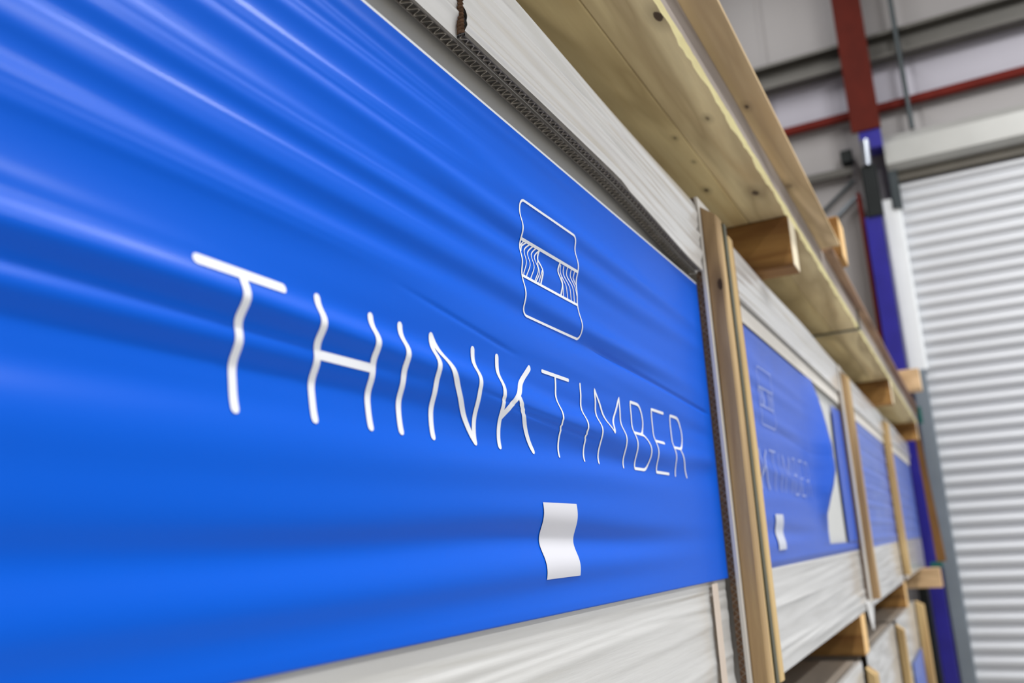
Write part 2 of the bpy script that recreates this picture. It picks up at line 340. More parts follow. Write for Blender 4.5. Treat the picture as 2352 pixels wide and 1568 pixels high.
# ---------------------------------------------------------------- relief of the printed sheets
KR = np.array([(1.0228,0.4603,0.27973),(1.0228,0.4301,0.10590),(1.0228,0.4076,-0.15536),(1.0228,0.3922,-0.07692),(1.0228,0.3758,0.05061),(1.0228,0.3582,0.26922),(1.0228,0.3381,0.09393),(1.0228,0.3185,0.12790),(1.0228,0.2918,-0.03920),(1.0228,0.2668,-0.10642),(1.0228,0.2418,-0.06526),(1.2133,0.4673,-0.23071),(1.2133,0.4494,-0.11380),(1.2133,0.4282,0.02311),(1.2133,0.4136,0.11399),(1.2133,0.3939,0.12271),(1.2133,0.3788,-0.20059),(1.2133,0.3622,-0.00169),(1.2133,0.3443,-0.54526),(1.2133,0.3221,-0.21179),(1.2133,0.2967,0.07457),(1.2133,0.2734,0.07323),(1.2133,0.2455,0.02652),(1.3775,0.4688,0.04988),(1.3775,0.4473,-0.13134),(1.3775,0.4300,-0.02963),(1.3775,0.4109,0.02464),(1.3775,0.3915,0.03034),(1.3775,0.3723,0.00817),(1.3775,0.3543,0.49666),(1.3775,0.3352,0.07465),(1.3775,0.3110,0.07594),(1.3775,0.2885,-0.03077),(1.3775,0.2682,-0.00990),(1.3775,0.2479,0.06213),(1.4817,0.4691,0.09966),(1.4817,0.4468,-0.09370),(1.4817,0.4258,-0.05619),(1.4817,0.4085,0.06618),(1.4817,0.3882,-0.21056),(1.4817,0.3679,-0.22869),(1.4817,0.3443,0.04155),(1.4817,0.3190,-0.12822),(1.4817,0.2955,-0.04626),(1.4817,0.2716,0.02644),(1.4817,0.2490,-0.06601),(1.6014,0.4452,0.24290),(1.6014,0.4244,0.08736),(1.6014,0.4070,0.02228),(1.6014,0.3882,0.19847),(1.6014,0.3680,-0.18755),(1.6014,0.3469,0.17462),(1.6014,0.3263,0.18905),(1.6014,0.3057,0.06206),(1.6014,0.2845,-0.03026),(1.6014,0.2658,0.03879),(1.6014,0.2496,0.16461),(1.7872,0.4718,0.01043),(1.7872,0.4404,-0.11645),(1.7872,0.4152,-0.39423),(1.7872,0.3873,0.20792),(1.7872,0.3622,-0.08948),(1.7872,0.3427,-0.23326),(1.7872,0.3176,-0.06637),(1.7872,0.2893,-0.08458),(1.7872,0.2520,-0.24216),(1.9070,0.4741,-0.04989),(1.9070,0.4380,0.12643),(1.9070,0.4084,0.19433),(1.9070,0.3800,0.09615),(1.9070,0.3474,0.02575),(1.9070,0.3213,-0.00545),(1.9070,0.2917,0.09232),(1.9070,0.2526,0.01414),(2.2545,0.4740,-0.05362),(2.2545,0.4214,-0.06994),(2.2545,0.3887,-0.31456),(2.2545,0.3612,0.15364),(2.2545,0.3294,0.08310),(2.2545,0.3031,-0.00572),(2.2545,0.2761,0.01299),(2.2545,0.2503,0.10456),(2.4360,0.4819,0.03724),(2.4360,0.4148,0.12831),(2.4360,0.3839,0.13206),(2.4360,0.3570,-0.02451),(2.4360,0.3354,-0.09483),(2.4360,0.3039,-0.04875),(2.4360,0.2754,0.06237),(2.4360,0.2499,-0.02170),(2.5522,0.4807,0.05800),(2.5522,0.4132,-0.05368),(2.5522,0.3814,-0.09484),(2.5522,0.3495,-0.03413),(2.5522,0.3127,0.00455),(2.5522,0.2761,-0.05027),(2.5522,0.2497,-0.00268),(2.7690,0.4810,-0.07291),(2.7690,0.4088,0.08021),(2.7690,0.3708,0.09813),(2.7690,0.3374,0.07269),(2.7690,0.3020,0.03734),(2.7690,0.2709,-0.09908),(2.7690,0.2488,-0.02903),(3.1016,0.4787,0.02425),(3.1016,0.4166,-0.09121),(3.1016,0.3621,-0.12826),(3.1016,0.3167,-0.03195),(3.1016,0.2778,0.12697),(3.1016,0.2496,0.03627),(3.3241,0.4761,-0.00092),(3.3241,0.4143,0.04303),(3.3241,0.3566,0.06190),(3.3241,0.3136,0.01260),(3.3241,0.2815,-0.07154),(3.3241,0.2469,-0.01858),(2.0774,0.9313,-0.00656),(2.0774,0.9003,0.00369),(2.0774,0.8718,0.00507),(2.0774,0.8515,0.02077),(2.0774,0.8377,-0.01415),(2.0774,0.8207,-0.03157),(2.0774,0.7868,0.03120),(2.0774,0.7545,-0.01723),(2.0774,0.7280,0.00647),(2.0774,0.7005,-0.01053),(2.0774,0.6710,0.05258),(2.0774,0.6490,-0.09535),(2.0774,0.6351,0.05043),(2.4634,0.9411,0.01655),(2.4634,0.9147,-0.01404),(2.4634,0.8830,0.00226),(2.4634,0.8518,-0.01579),(2.4634,0.8291,0.04269),(2.4634,0.8032,-0.02804),(2.4634,0.7694,0.00432),(2.4634,0.7396,-0.00479),(2.4634,0.7057,0.00678),(2.4634,0.6716,-0.04804),(2.4634,0.6490,0.11273),(2.4634,0.6338,-0.07580),(2.1050,0.1197,-0.01491),(2.1050,0.1016,0.04768),(2.1050,0.0881,-0.05458),(2.1050,0.0680,0.05947),(2.1050,0.0482,-0.09008),(2.1050,0.0282,0.02257),(2.1050,0.0114,0.00858),(2.1050,-0.0125,0.05408),(2.1050,-0.0327,-0.04807),(2.1050,-0.0494,0.01890),(2.1050,-0.0626,0.00359),(2.1050,-0.0757,-0.00913),(2.3250,0.1202,-0.00442),(2.3250,0.1030,0.01513),(2.3250,0.0846,-0.02711),(2.3250,0.0611,0.03399),(2.3250,0.0396,0.00341),(2.3250,0.0180,0.02657),(2.3250,-0.0004,-0.10408),(2.3250,-0.0207,0.06740),(2.3250,-0.0408,-0.04537),(2.3250,-0.0588,0.03038),(2.3250,-0.0677,0.02286),(2.3250,-0.0748,-0.03241),(0.2000,0.4603,0.01726),(0.2000,0.4301,0.02450),(0.2000,0.4076,0.03477),(0.2000,0.3922,-0.03614),(0.2000,0.3758,-0.08050),(0.2000,0.3582,0.13006),(0.2000,0.3381,-0.03142),(0.2000,0.3185,-0.02173),(0.2000,0.2918,0.01390),(0.2000,0.2668,-0.02595),(0.2000,0.2418,-0.01438),(0.6000,0.4603,-0.07033),(0.6000,0.4301,-0.08539),(0.6000,0.4076,0.05414),(0.6000,0.3922,0.08058),(0.6000,0.3758,-0.07618),(0.6000,0.3582,-0.02616),(0.6000,0.3381,-0.06325),(0.6000,0.3185,0.03242),(0.6000,0.2918,-0.02053),(0.6000,0.2668,0.04907),(0.6000,0.2418,0.03709),(1.4000,0.1097,-0.01111),(1.4000,0.0916,0.03644),(1.4000,0.0781,-0.05274),(1.4000,0.0580,0.05362),(1.4000,0.0382,-0.02908),(1.4000,0.0182,0.02578),(1.4000,0.0014,-0.04476),(1.4000,-0.0225,0.02361),(1.4000,-0.0427,-0.02313),(1.4000,-0.0594,0.01588),(1.4000,-0.0726,0.00637),(1.4000,-0.0857,-0.00976),(0.8000,0.1097,-0.00609),(0.8000,0.0916,0.02431),(0.8000,0.0781,-0.02962),(0.8000,0.0580,0.02299),(0.8000,0.0382,-0.03070),(0.8000,0.0182,0.02469),(0.8000,0.0014,-0.01319),(0.8000,-0.0225,0.01623),(0.8000,-0.0427,-0.01601),(0.8000,-0.0594,0.00831),(0.8000,-0.0726,0.00110),(0.8000,-0.0857,-0.00393),(0.2000,0.1097,-0.00406),(0.2000,0.0916,0.01327),(0.2000,0.0781,-0.01837),(0.2000,0.0580,0.01895),(0.2000,0.0382,-0.01373),(0.2000,0.0182,0.01079),(0.2000,0.0014,-0.01447),(0.2000,-0.0225,0.00845),(0.2000,-0.0427,-0.00890),(0.2000,-0.0594,0.00644),(0.2000,-0.0726,0.00175),(0.2000,-0.0857,-0.00366),(-0.6000,-0.1650,0.00000),(-0.6000,1.1650,-0.00000),(-0.3000,-0.1650,-0.00001),(-0.3000,1.1650,-0.00000),(0.0000,-0.1650,0.00005),(0.0000,1.1650,0.00000),(0.3000,-0.1650,0.00008),(0.3000,1.1650,-0.00000),(0.6000,-0.1650,0.00004),(0.6000,1.1650,0.00000),(0.9000,-0.1650,0.00007),(0.9000,1.1650,0.00000),(1.2000,-0.1650,0.00016),(1.2000,1.1650,-0.00000),(1.5000,-0.1650,0.00013),(1.5000,1.1650,-0.00000),(1.8000,-0.1650,0.00006),(1.8000,1.1650,0.00000),(2.1000,-0.1650,0.00018),(2.1000,1.1650,-0.00000),(2.4000,-0.1650,0.00022),(2.4000,1.1650,-0.00000),(2.7000,-0.1650,0.00004),(2.7000,1.1650,-0.00000),(3.0000,-0.1650,-0.00004),(3.0000,1.1650,0.00000),(3.3000,-0.1650,0.00001),(3.3000,1.1650,0.00000),(3.6000,-0.1650,0.00001),(3.6000,1.1650,-0.00000),(3.9000,-0.1650,-0.00000),(3.9000,1.1650,0.00000)])
RIDGES = [  # height on the sheet z, drift per x, from x, to x, half width, swell
    (.712, -.02, -1, 1.60, .016, .0050), (.690, -.02, -1, 1.50, .010, .0036), (.617, -.01, -1, 1.55, .014, .0046), (.585, -.01, -1, 1.30, .010, .0044),
    (.783, .0, -1, 1.7, .014, .0052), (.823, -.01, -1, 1.8, .011, .0046), (.900, -.01, -1, 1.7, .013, .0052),
    (.943, .0, -1, 1.7, .010, .0042), (1.015, .01, -1, 1.8, .012, .0046), (1.066, .0, -1, 1.8, .010, .0036), (1.12, .0, -1, 2.6, .012, .0030),
    (.650, -.01, -1, 1.6, .018, -.0040), (.750, 0, -1, 1.7, .016, -.0040), (.862, 0, -1, 1.8, .016, -.0045), (.978, 0, -1, 1.8, .016, -.0045),
    (.545, -.01, -1, 1.6, .024, -.0040), (.478, -.015, -1, 1.0, .012, .0030),
    (.955, .005, .8, 1.65, .004, .0022), (.928, .0, .85, 1.6, .0035, .0020), (1.035, .01, .95, 1.7, .004, .0022), (1.09, -.01, 1.0, 1.75, .004, .0020),
    (.802, .0, .6, 1.55, .004, .0020), (.600, -.008, .5, 1.35, .004, .0020), (.728, -.015, .6, 1.5, .004, .0020),
    (1.02, -.03, 1.6, 4, .02, .003), (.93, -.03, 2.4, 4, .022, .003), (.70, -.03, 2.5, 4, .03, .004), (.62, -.06, 2.4, 4, .02, -.003),
    (.17, 0, -1, 2.0, .04, .004), (-.06, .0, -1, 2.2, .035, .004)]
def relief(X, Z):
    X = np.asarray(X, float); Z = np.asarray(Z, float)
    shp = X.shape; x = X.ravel(); z = Z.ravel(); out = np.zeros(len(x))
    for i in range(0, len(x), 20000):
        d = ((x[i:i + 20000, None] - KR[None, :, 0]) / .55) ** 2 + ((z[i:i + 20000, None] - KR[None, :, 1]) / .032) ** 2
        out[i:i + 20000] = np.exp(-d / 2) @ KR[:, 2]
    for (zz, dr, x0, x1, sg, am) in RIDGES:
        w = 1 / (1 + np.exp(-(x - x0) / .15)) * 1 / (1 + np.exp((x - x1) / .12))
        q = zz + dr * (x - 1) + .004 * np.sin(x * 3.1 + zz * 40)
        out += (.62 if x1 < 2 else 1.) * am * np.exp(-((z - q) / sg) ** 2 / 2) * w
    # one sharp crease running down to the right edge, a few hairline wrinkles round the K
    for (xa, za, xb, zb, sg, am) in ((2.5, .62, 3.94, .545, .006, -.006), (1.45, .56, 2.0, .50, .004, -.003), (1.75, .375, 2.5, .33, .003, -.0025), (1.9, .355, 2.5, .315, .004, -.004)):
        t_ = np.clip((x - xa) / (xb - xa), 0, 1); q = za + (zb - za) * t_
        out += am * np.exp(-((z - q) / sg) ** 2 / 2) * np.clip((x - xa) * 6, 0, 1) * np.clip((xb + .05 - x) * 8, 0, 1)
    edge = np.clip((z + .165) / .03, 0, 1) * np.clip((1.165 - z) / .03, 0, 1) * np.clip((3.94 - x) / .1, 0, 1)
    return (out * edge).reshape(shp)
YS = 0.                                        # mean plane of a printed sheet, just proud of the pack

# ---------------------------------------------------------------- artwork: strokes on the sheet (x, z, half width)
CAPZ, BASZ = .4745, .2505
def logo_outline():
    x0, x1, z0, z1, rr = 2.078, 2.463, .622, .956, .022; P = []
    for (cx, cz, a0) in ((x0 + rr, z1 - rr, 180), (x1 - rr, z1 - rr, 90), (x1 - rr, z0 + rr, 0), (x0 + rr, z0 + rr, -90)):
        for i in range(7): t_ = radians(a0 - i * 15); P.append((cx + rr * cos(t_), cz + rr * sin(t_)))
    return P + [P[0]]
def arc(cx, cz, rx, rz, a0, a1, n=12): return [(cx + rx * cos(radians(a0 + (a1 - a0) * i / n)), cz + rz * sin(radians(a0 + (a1 - a0) * i / n))) for i in range(n + 1)]
B, T1 = .0088, .0050
LETTERS = [
    ('T', [([(.925, .461), (1.119, .461)], B), ([(1.021, .461), (1.021, .2425)], B)]),
    ('H', [([(1.213, .466), (1.213, .246)], B), ([(1.378, .4665), (1.378, .248)], B), ([(1.213, .361), (1.378, .361)], B)]),
    ('I', [([(1.482, .469), (1.482, .2495)], B)]),
    ('N', [([(1.603, .470), (1.603, .2495)], B), ([(1.603, .470), (1.787, .2525)], B), ([(1.787, .2525), (1.787, .472)], B)]),
    ('K', [([(1.908, .474), (1.908, .2525)], B), ([(2.090, .474), (1.908, .322)], B), ([(1.985, .386), (2.093, .2535)], B)]),
    ('T', [([(2.171, .479), (2.349, .479)], T1), ([(2.257, .479), (2.257, .251)], T1)]),
    ('I', [([(2.437, .479), (2.437, .2505)], T1)]),
    ('M', [([(2.552, .2505), (2.552, .479), (2.660, .352), (2.768, .479), (2.768, .2495)], T1)]),
    ('B', [([(2.877, .2505), (2.877, .479)] + [(2.93, .479)] + arc(2.945, .4255, .05, .0535, 90, -90) + [(2.877, .372)], T1),
           ([(2.95, .372)] + arc(2.965, .3113, .058, .0607, 90, -90) + [(2.877, .2505)], T1)]),
    ('E', [([(3.240, .479), (3.102, .479), (3.102, .2495), (3.243, .2495)], T1), ([(3.102, .362), (3.208, .362)], T1)]),
    ('R', [([(3.323, .2475), (3.323, .479)] + [(3.385, .479)] + arc(3.395, .417, .066, .062, 90, -90) + [(3.323, .355)], T1), ([(3.400, .355), (3.472, .2475)], T1)]),
]
EMB = [(logo_outline(), .0036), ([(2.078, .8385), (2.463, .8405)], .0042), ([(2.078, .733), (2.463, .734)], .0042),
       ([(2.194, .8385), (2.190, .809), (2.203, .795), (2.212, .775), (2.197, .733)], .0040),
       ([(2.336, .8395), (2.328, .811), (2.340, .792), (2.350, .769), (2.337, .734)], .0040)]
for P_ in ([(2.078, .816), (2.095, .835)], [(2.083, .806), (2.090, .822), (2.112, .836)], [(2.089, .740), (2.103, .775), (2.104, .812), (2.132, .836)],
           [(2.107, .738), (2.127, .775), (2.124, .809), (2.152, .836)], [(2.133, .737), (2.153, .775), (2.148, .811), (2.172, .836)],
           [(2.160, .737), (2.180, .772), (2.168, .803), (2.173, .818), (2.192, .834)], [(2.168, .737), (2.188, .765), (2.182, .786), (2.189, .806)], [(2.185, .737), (2.206, .778)],
           [(2.341, .830), (2.347, .806), (2.377, .776), (2.389, .737)], [(2.363, .832), (2.368, .809), (2.404, .779), (2.416, .737)],
           [(2.388, .834), (2.392, .811), (2.429, .785), (2.440, .738)], [(2.415, .834), (2.418, .815), (2.447, .793), (2.460, .764)],
           [(2.440, .836), (2.438, .816), (2.456, .801)], [(2.350, .795), (2.358, .738)]): EMB.append((P_, .0024))
def smooth_path(P, step=.005):
    out = []
    for (x0, z0), (x1, z1) in zip(P[:-1], P[1:]):
        n = max(1, int(math.hypot(x1 - x0, z1 - z0) / step))
        out += [(x0 + (x1 - x0) * i / n, z0 + (z1 - z0) * i / n) for i in range(n)]
    return out + [P[-1]]
def catmull(P, n=6):
    Q = [P[0]] + list(P) + [P[-1]]; out = []
    for i in range(1, len(Q) - 2):
        for k in range(n):
            t_ = k / n; p0, p1, p2, p3 = Q[i - 1], Q[i], Q[i + 1], Q[i + 2]
            out.append(tuple(.5 * (2 * p1[j] + (p2[j] - p0[j]) * t_ + (2 * p0[j] - 5 * p1[j] + 4 * p2[j] - p3[j]) * t_ ** 2 + (3 * p1[j] - p0[j] - 3 * p2[j] + p3[j]) * t_ ** 3) for j in (0, 1)))
    return out + [P[-1]]
def strokes(mb, lst, rel, dx=0., lift=.0016, clip=None):
    for P, wd_ in lst:
        P = smooth_path(P)
        n = len(P); L = []; R = []; C = []
        for i, (x, z) in enumerate(P):
            x0, z0 = P[max(0, i - 1)]; x1, z1 = P[min(n - 1, i + 1)]
            d = math.hypot(x1 - x0, z1 - z0) or 1; nx, nz = -(z1 - z0) / d, (x1 - x0) / d
            L.append((x + nx * wd_, z + nz * wd_)); R.append((x - nx * wd_, z - nz * wd_)); C.append((x, z))
        rows = [L, C, R]
        # round ends as small fans
        def put(rows_):
            A = np.array(rows_); hh = rel(A[..., 0], A[..., 1])
            return [[(A[i, j, 0] + dx, YS - hh[i, j] - lift, A[i, j, 1]) for j in range(A.shape[1])] for i in range(A.shape[0])]
        G = put(rows)
        if clip: 
            keep = [j for j in range(len(C)) if clip(C[j][0] + dx, C[j][1])]
            if len(keep) < 2: continue
            G = [[g[j] for j in range(keep[0], keep[-1] + 1)] for g in G]
        mb.grid(G)
        if not clip:
            for e, o_ in ((0, 1), (-1, -2)):
                cx, cz = P[e]; ang = math.atan2(cz - P[o_][1], cx - P[o_][0])
                ring = [(cx + wd_ * cos(ang + t_), cz + wd_ * sin(ang + t_)) for t_ in np.linspace(-pi / 2, pi / 2, 9)]
                g = put([ring])[0]; cc = put([[(cx, cz)]])[0][0]
                for i in range(8): mb.quad(cc, g[i], g[i + 1])

def artwork(sheet, rel, dx, ink, label_mat, clip=None, lift=.0016):
    for ch, st in LETTERS:
        mb = MB(); strokes(mb, st, rel, dx, lift, clip=clip)
        if mb.f: mb.build('letter', ink, sheet, True)
    mb = MB(); strokes(mb, [(catmull(P) if 3 < len(P) < 9 else P, w_) for P, w_ in EMB], rel, dx, lift, clip=clip)
    if mb.f: mb.build('emblem', ink, sheet, True)
    xs = np.linspace(2.105, 2.325, 14); zs = np.linspace(-.0755, .1195, 40)
    X, Z = np.meshgrid(xs, zs); hh = rel(X, Z)
    mb = MB(); mb.grid([[(X[i, j] + dx, YS - hh[i, j] - lift - .0006, Z[i, j]) for j in range(14)] for i in range(40)])
    mb.build('paper_label', label_mat, sheet, True)

def sheet_mesh(name, x0, x1, z0, z1, rel, nx, nz, mat, parent, border=True):
    xs = np.linspace(x0, x1, nx); zs = np.linspace(z0, z1, nz); X, Z = np.meshgrid(xs, zs); hh = rel(X, Z)
    mb = MB(); mb.grid([[(X[i, j], YS - hh[i, j], Z[i, j]) for j in range(nx)] for i in range(nz)])
    o = mb.build(name, mat, parent, True); return o

# ---------------------------------------------------------------- a wrapped pack
ZB, ZT = -.68, 1.6
def folds(seed, n, amp, z0, z1):
    rg = random.Random(seed); F = [(rg.uniform(z0, z1), rg.uniform(-.03, .03), rg.uniform(.005, .016), rg.uniform(.3, 1) * amp * rg.choice((1, 1, -.7))) for _ in range(n)]
    def fn(X, Z, xm):
        o_ = np.zeros_like(X)
        for z_, d_, s_, a_ in F: o_ += a_ * np.exp(-((Z - z_ - d_ * (X - xm)) / s_) ** 2 / 2) * (.6 + .4 * np.sin(X * 2.3 + z_ * 31))
        return o_
    return fn
def droop(x): t_ = np.clip((np.asarray(x, float) - 2.75) / 1.2, 0, 1); return -.060 * t_ * t_ * (3 - 2 * t_)
def face_strip(name, x0, x1, z0, z1, y0, fold, mat, parent, nx=60, nz=50, round_top=0., label=None, drp=False):
    xs = np.linspace(x0, x1, nx); zs = np.linspace(z0, z1, nz); X, Z = np.meshgrid(xs, zs); hh = fold(X, Z, (x0 + x1) / 2)
    Y = y0 - hh
    if drp: Z = Z + droop(X) * (z1 - Z) / (z1 - z0)
    if round_top: Y = Y + np.clip((Z - (z1 - round_top)) / round_top, 0, 1) ** 2 * .03
    mb = MB(); mb.grid([[(X[i, j], Y[i, j], Z[i, j]) for j in range(nx)] for i in range(nz)])
    k = 1 if True else 0
    # closing strips so that the wrap has depth
    mb.grid([[(X[0, j], Y[0, j], Z[0, j]) for j in range(nx)], [(X[0, j], y0 + .035, Z[0, j]) for j in range(nx)]], True)
    mb.grid([[(X[-1, j], Y[-1, j], z1) for j in range(nx)], [(X[-1, j], y0 + .035, z1) for j in range(nx)]])
    o = mb.build(name, mat, parent, True)
    if label: o['label'] = label
    return o
def corrugated(mb, x0, x1, y0, y1, z0, dz, pitch=.03, tilt=0.):
    """bottom edge of a fluted board: outer liner, inner liner and the wave between, zf a function of x"""
    t_ = .0035
    mb.ix = 2; mb.grid([[(x, y0 + .001, z0 + .005 + float(droop(x))) for x in np.linspace(x0, x1, 30)], [(x, y1 - .001, z0 + .005 + float(droop(x))) for x in np.linspace(x0, x1, 30)]])  # dark plate puts the shade between the flutes into the colour
    def Z(x, d): return z0 + d + float(droop(x))
    n = int((x1 - x0) / pitch * 8); yc = (y0 + y1) / 2; am = (y1 - y0) / 2 - t_
    xs = [x0 + (x1 - x0) * i / n for i in range(n + 1)]
    mb.ix = 0
    for ya, yb in ((y0, y0 + t_), (y1 - t_, y1)):
        mb.grid([[(x, ya, Z(x, .0)) for x in xs[::8]], [(x, yb, Z(x, .0)) for x in xs[::8]]])
        mb.grid([[(x, ya, Z(x, .0)) for x in xs[::8]], [(x, ya, Z(x, dz)) for x in xs[::8]]])
        mb.grid([[(x, yb, Z(x, .0)) for x in xs[::8]], [(x, yb, Z(x, dz)) for x in xs[::8]]])
    mb.ix = 1
    w = [(x, yc + am * sin(2 * pi * (x - x0) / pitch)) for x in xs]
    mb.grid([[(x, y - .0025, Z(x, .001)) for x, y in w], [(x, y + .0025, Z(x, .001)) for x, y in w]])
    mb.grid([[(x, y - .0025, Z(x, .001)) for x, y in w], [(x, y - .0025, Z(x, dz)) for x, y in w]])
    mb.grid([[(x, y + .0025, Z(x, .001)) for x, y in w], [(x, y + .0025, Z(x, dz)) for x, y in w]])

def pack(x0, x1, z0, z1, label, under=MT['under']):
    p = empty('wrapped_pack', ((x0 + x1) / 2, 1.5, z0), label, 'pack')
    m2 = MB(); m2.box((x0, .05, z0), (x1, 3.2, z1), .01); m2.build('board_stack', [under], p)
    return p

# first pack, nearest the camera
PK1 = pack(-1.6, 3.94, ZB, ZT, 'nearest wrapped pack with a large crisp blue printed sheet and white lettering')
flat = lambda X, Z: np.zeros_like(np.asarray(X, float))
s1 = sheet_mesh('printed_sheet', -1.5, 3.94, -.165, 1.165, relief, 300, 300, MT['blue'], PK1)
md = s1.modifiers.new('thickness', 'SOLIDIFY'); md.thickness = .0006; md.offset = -1
artwork(s1, relief, 0., MT['ink'], MT['label'])
m_ = MB(); m_.grid([[(x, YS + .0005, z_) for x in (-1.5, 0, 2, 3.94)] for z_ in (1.163, 1.173)]); m_.grid([[(x, YS, 1.173) for x in (-1.5, 0, 2, 3.94)], [(x, .049, 1.18) for x in (-1.5, 0, 2, 3.94)]])
o = m_.build('sheet_margin', MT['ink'], s1); o['label'] = 'thin white margin along the top edge'
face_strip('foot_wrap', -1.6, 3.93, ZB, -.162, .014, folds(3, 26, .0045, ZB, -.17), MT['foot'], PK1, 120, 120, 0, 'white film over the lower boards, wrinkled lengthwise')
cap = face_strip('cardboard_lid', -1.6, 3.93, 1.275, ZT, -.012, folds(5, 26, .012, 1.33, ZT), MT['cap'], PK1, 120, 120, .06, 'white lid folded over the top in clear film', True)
m_ = MB(); m_.ix = 0
corrugated(m_, -1.2, 3.90, -.012, .022, 1.266, .02, .030)
m_.build('fluted_edge', [MT['liner'], MT['flute'], MT['hollow']], cap)
# front flap of the lid, from the cut at x = 1.77 rightwards
flap = face_strip('lid_flap', 1.748, 3.93, 1.285, 1.585, -.037, folds(9, 22, .011, 1.32, 1.58), MT['cap'], PK1, 100, 100, .05, None, True)
m_ = MB(); corrugated(m_, 1.748, 3.90, -.037, -.014, 1.276, .02, .030)
m_.build('fluted_edge', [MT['liner'], MT['flute'], MT['hollow']], flap)
m_ = MB(); zz = np.linspace(1.285, 1.585, 61)
m_.grid([[(1.747 - (.006 if i % 2 else 0), -.038, z_) for i, z_ in enumerate(zz)], [(1.744 - (.005 if i % 2 else 0), -.026, z_) for i, z_ in enumerate(zz)], [(1.747, -.014, z_) for z_ in zz]])
m_.build('cut_edge', MT['card_brown'], flap)
m_ = MB(); m_.grid([[(x, -.001, z_) for x in (3.66, 3.75)] for z_ in np.linspace(-.668, -.175, 20)])
m_.build('tape', MT['tape'], PK1)

# second pack: same print, hazier, with a torn curling sheet
X2 = 2.99
PK2 = pack(4.30, 8.72, ZB, ZT, 'second wrapped pack, its blue sheet torn open to the white lining')
def relief2(X, Z):
    X = np.asarray(X, float); Z = np.asarray(Z, float)
    hh = .6 * relief(np.clip(X - X2 if np.min(X) > 4 else X, -1, 3.8), Z)
    return hh
TZ = [-.165, -.088, -.080, .028, .133, .284, .443, .64, .856, 1.014, 1.165]
TX = [8.70, 8.70, 7.02, 6.90, 6.75, 6.78, 6.88, 6.94, 7.05, 7.09, 7.09]
TB = [0, 0, .002, .02, .05, .10, .13, .12, .08, .05, .01]
def edge_x(z): return float(np.interp(z, TZ, TX))
zs = np.concatenate([[-.165, -.12, -.088], np.linspace(-.0799, 1.165, 110)])
rows = []
for z_ in zs:
    e = edge_x(z_); bulge = float(np.interp(z_, TZ, TB))
    row = []
    for t_ in np.linspace(0, 1, 70):
        x = 4.31 + (e - 4.31) * t_; s_ = max(0., (x - 6.48) / (e - 6.48)) if z_ > -.08 else 0.
        row.append((x, YS - float(relief2(np.array([x - X2]), np.array([z_]))[0]) * max(0, min(1, 7.4 - x)) - bulge * s_ ** 2.0, z_))
    rows.append(row)
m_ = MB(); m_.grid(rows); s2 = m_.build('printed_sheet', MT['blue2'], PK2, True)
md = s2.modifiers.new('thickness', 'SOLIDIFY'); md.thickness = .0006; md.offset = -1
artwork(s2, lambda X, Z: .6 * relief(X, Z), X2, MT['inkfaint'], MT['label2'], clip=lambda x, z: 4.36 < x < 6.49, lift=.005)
m_ = MB(); m_.grid([[(x, YS, z_) for x in (8.12 + .2 * max(0, z_ - .7), 8.72)] for z_ in np.linspace(-.08, 1.10, 8)])
m_.build('sheet_remnant', MT['blue2'], PK2)
m_ = MB(); m_.grid([[(x, .022, z_) for x in (6.4, 8.70)] for z_ in np.linspace(-.16, 1.2, 8)]); m_.build('white_lining', MT['tornwhite'], PK2)
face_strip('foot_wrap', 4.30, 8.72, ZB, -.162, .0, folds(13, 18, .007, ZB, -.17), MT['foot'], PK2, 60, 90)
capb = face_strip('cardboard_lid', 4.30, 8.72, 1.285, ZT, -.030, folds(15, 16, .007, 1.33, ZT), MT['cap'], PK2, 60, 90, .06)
m_ = MB(); m_.grid([[(x, -.008, z_) for x in (4.28, 6, 8.72)] for z_ in (1.168, 1.265)]); m_.build('lid_step', MT['card_white'], PK2)

def far_pack(x0, x1, lab, mat, z_tear=None, seed=21):
    p = pack(x0, x1, ZB, ZT, lab)
    def rl(X, Z): return .004 * np.sin(Z * 37 + X * .4) + .003 * np.sin(Z * 71 + 1)
    sh = sheet_mesh('printed_sheet', x0 + .02, x1 - .02, -.165, 1.15, rl, 24, 90, mat, p)
    md_ = sh.modifiers.new('thickness', 'SOLIDIFY'); md_.thickness = .0006; md_.offset = -1
    face_strip('foot_wrap', x0, x1, ZB, -.162, .0, folds(seed, 14, .007, ZB, -.17), MT['foot'], p, 40, 70)
    face_strip('cardboard_lid', x0, x1, 1.27, ZT, -.030, folds(seed + 1, 12, .007, 1.3, ZT), MT['cap'], p, 40, 70, .06)
    m2 = MB(); m2.grid([[(x, -.008, z_) for x in (x0, x1)] for z_ in (1.148, 1.262)]); m2.build('lid_step', MT['card_white'], p)
    return p, sh
PK3, s3 = far_pack(9.10, 13.12, 'third wrapped pack along the row, milky blue sheet between two battens', MT['blue3'], seed=31)
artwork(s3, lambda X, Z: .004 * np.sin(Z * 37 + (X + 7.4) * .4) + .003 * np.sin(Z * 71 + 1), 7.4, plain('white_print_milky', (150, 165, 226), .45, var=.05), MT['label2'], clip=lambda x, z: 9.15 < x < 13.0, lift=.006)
PK4, s4 = far_pack(13.50, 18.4, 'farthest wrapped pack, at the door end of the upper row', MT['blue3'], seed=41)

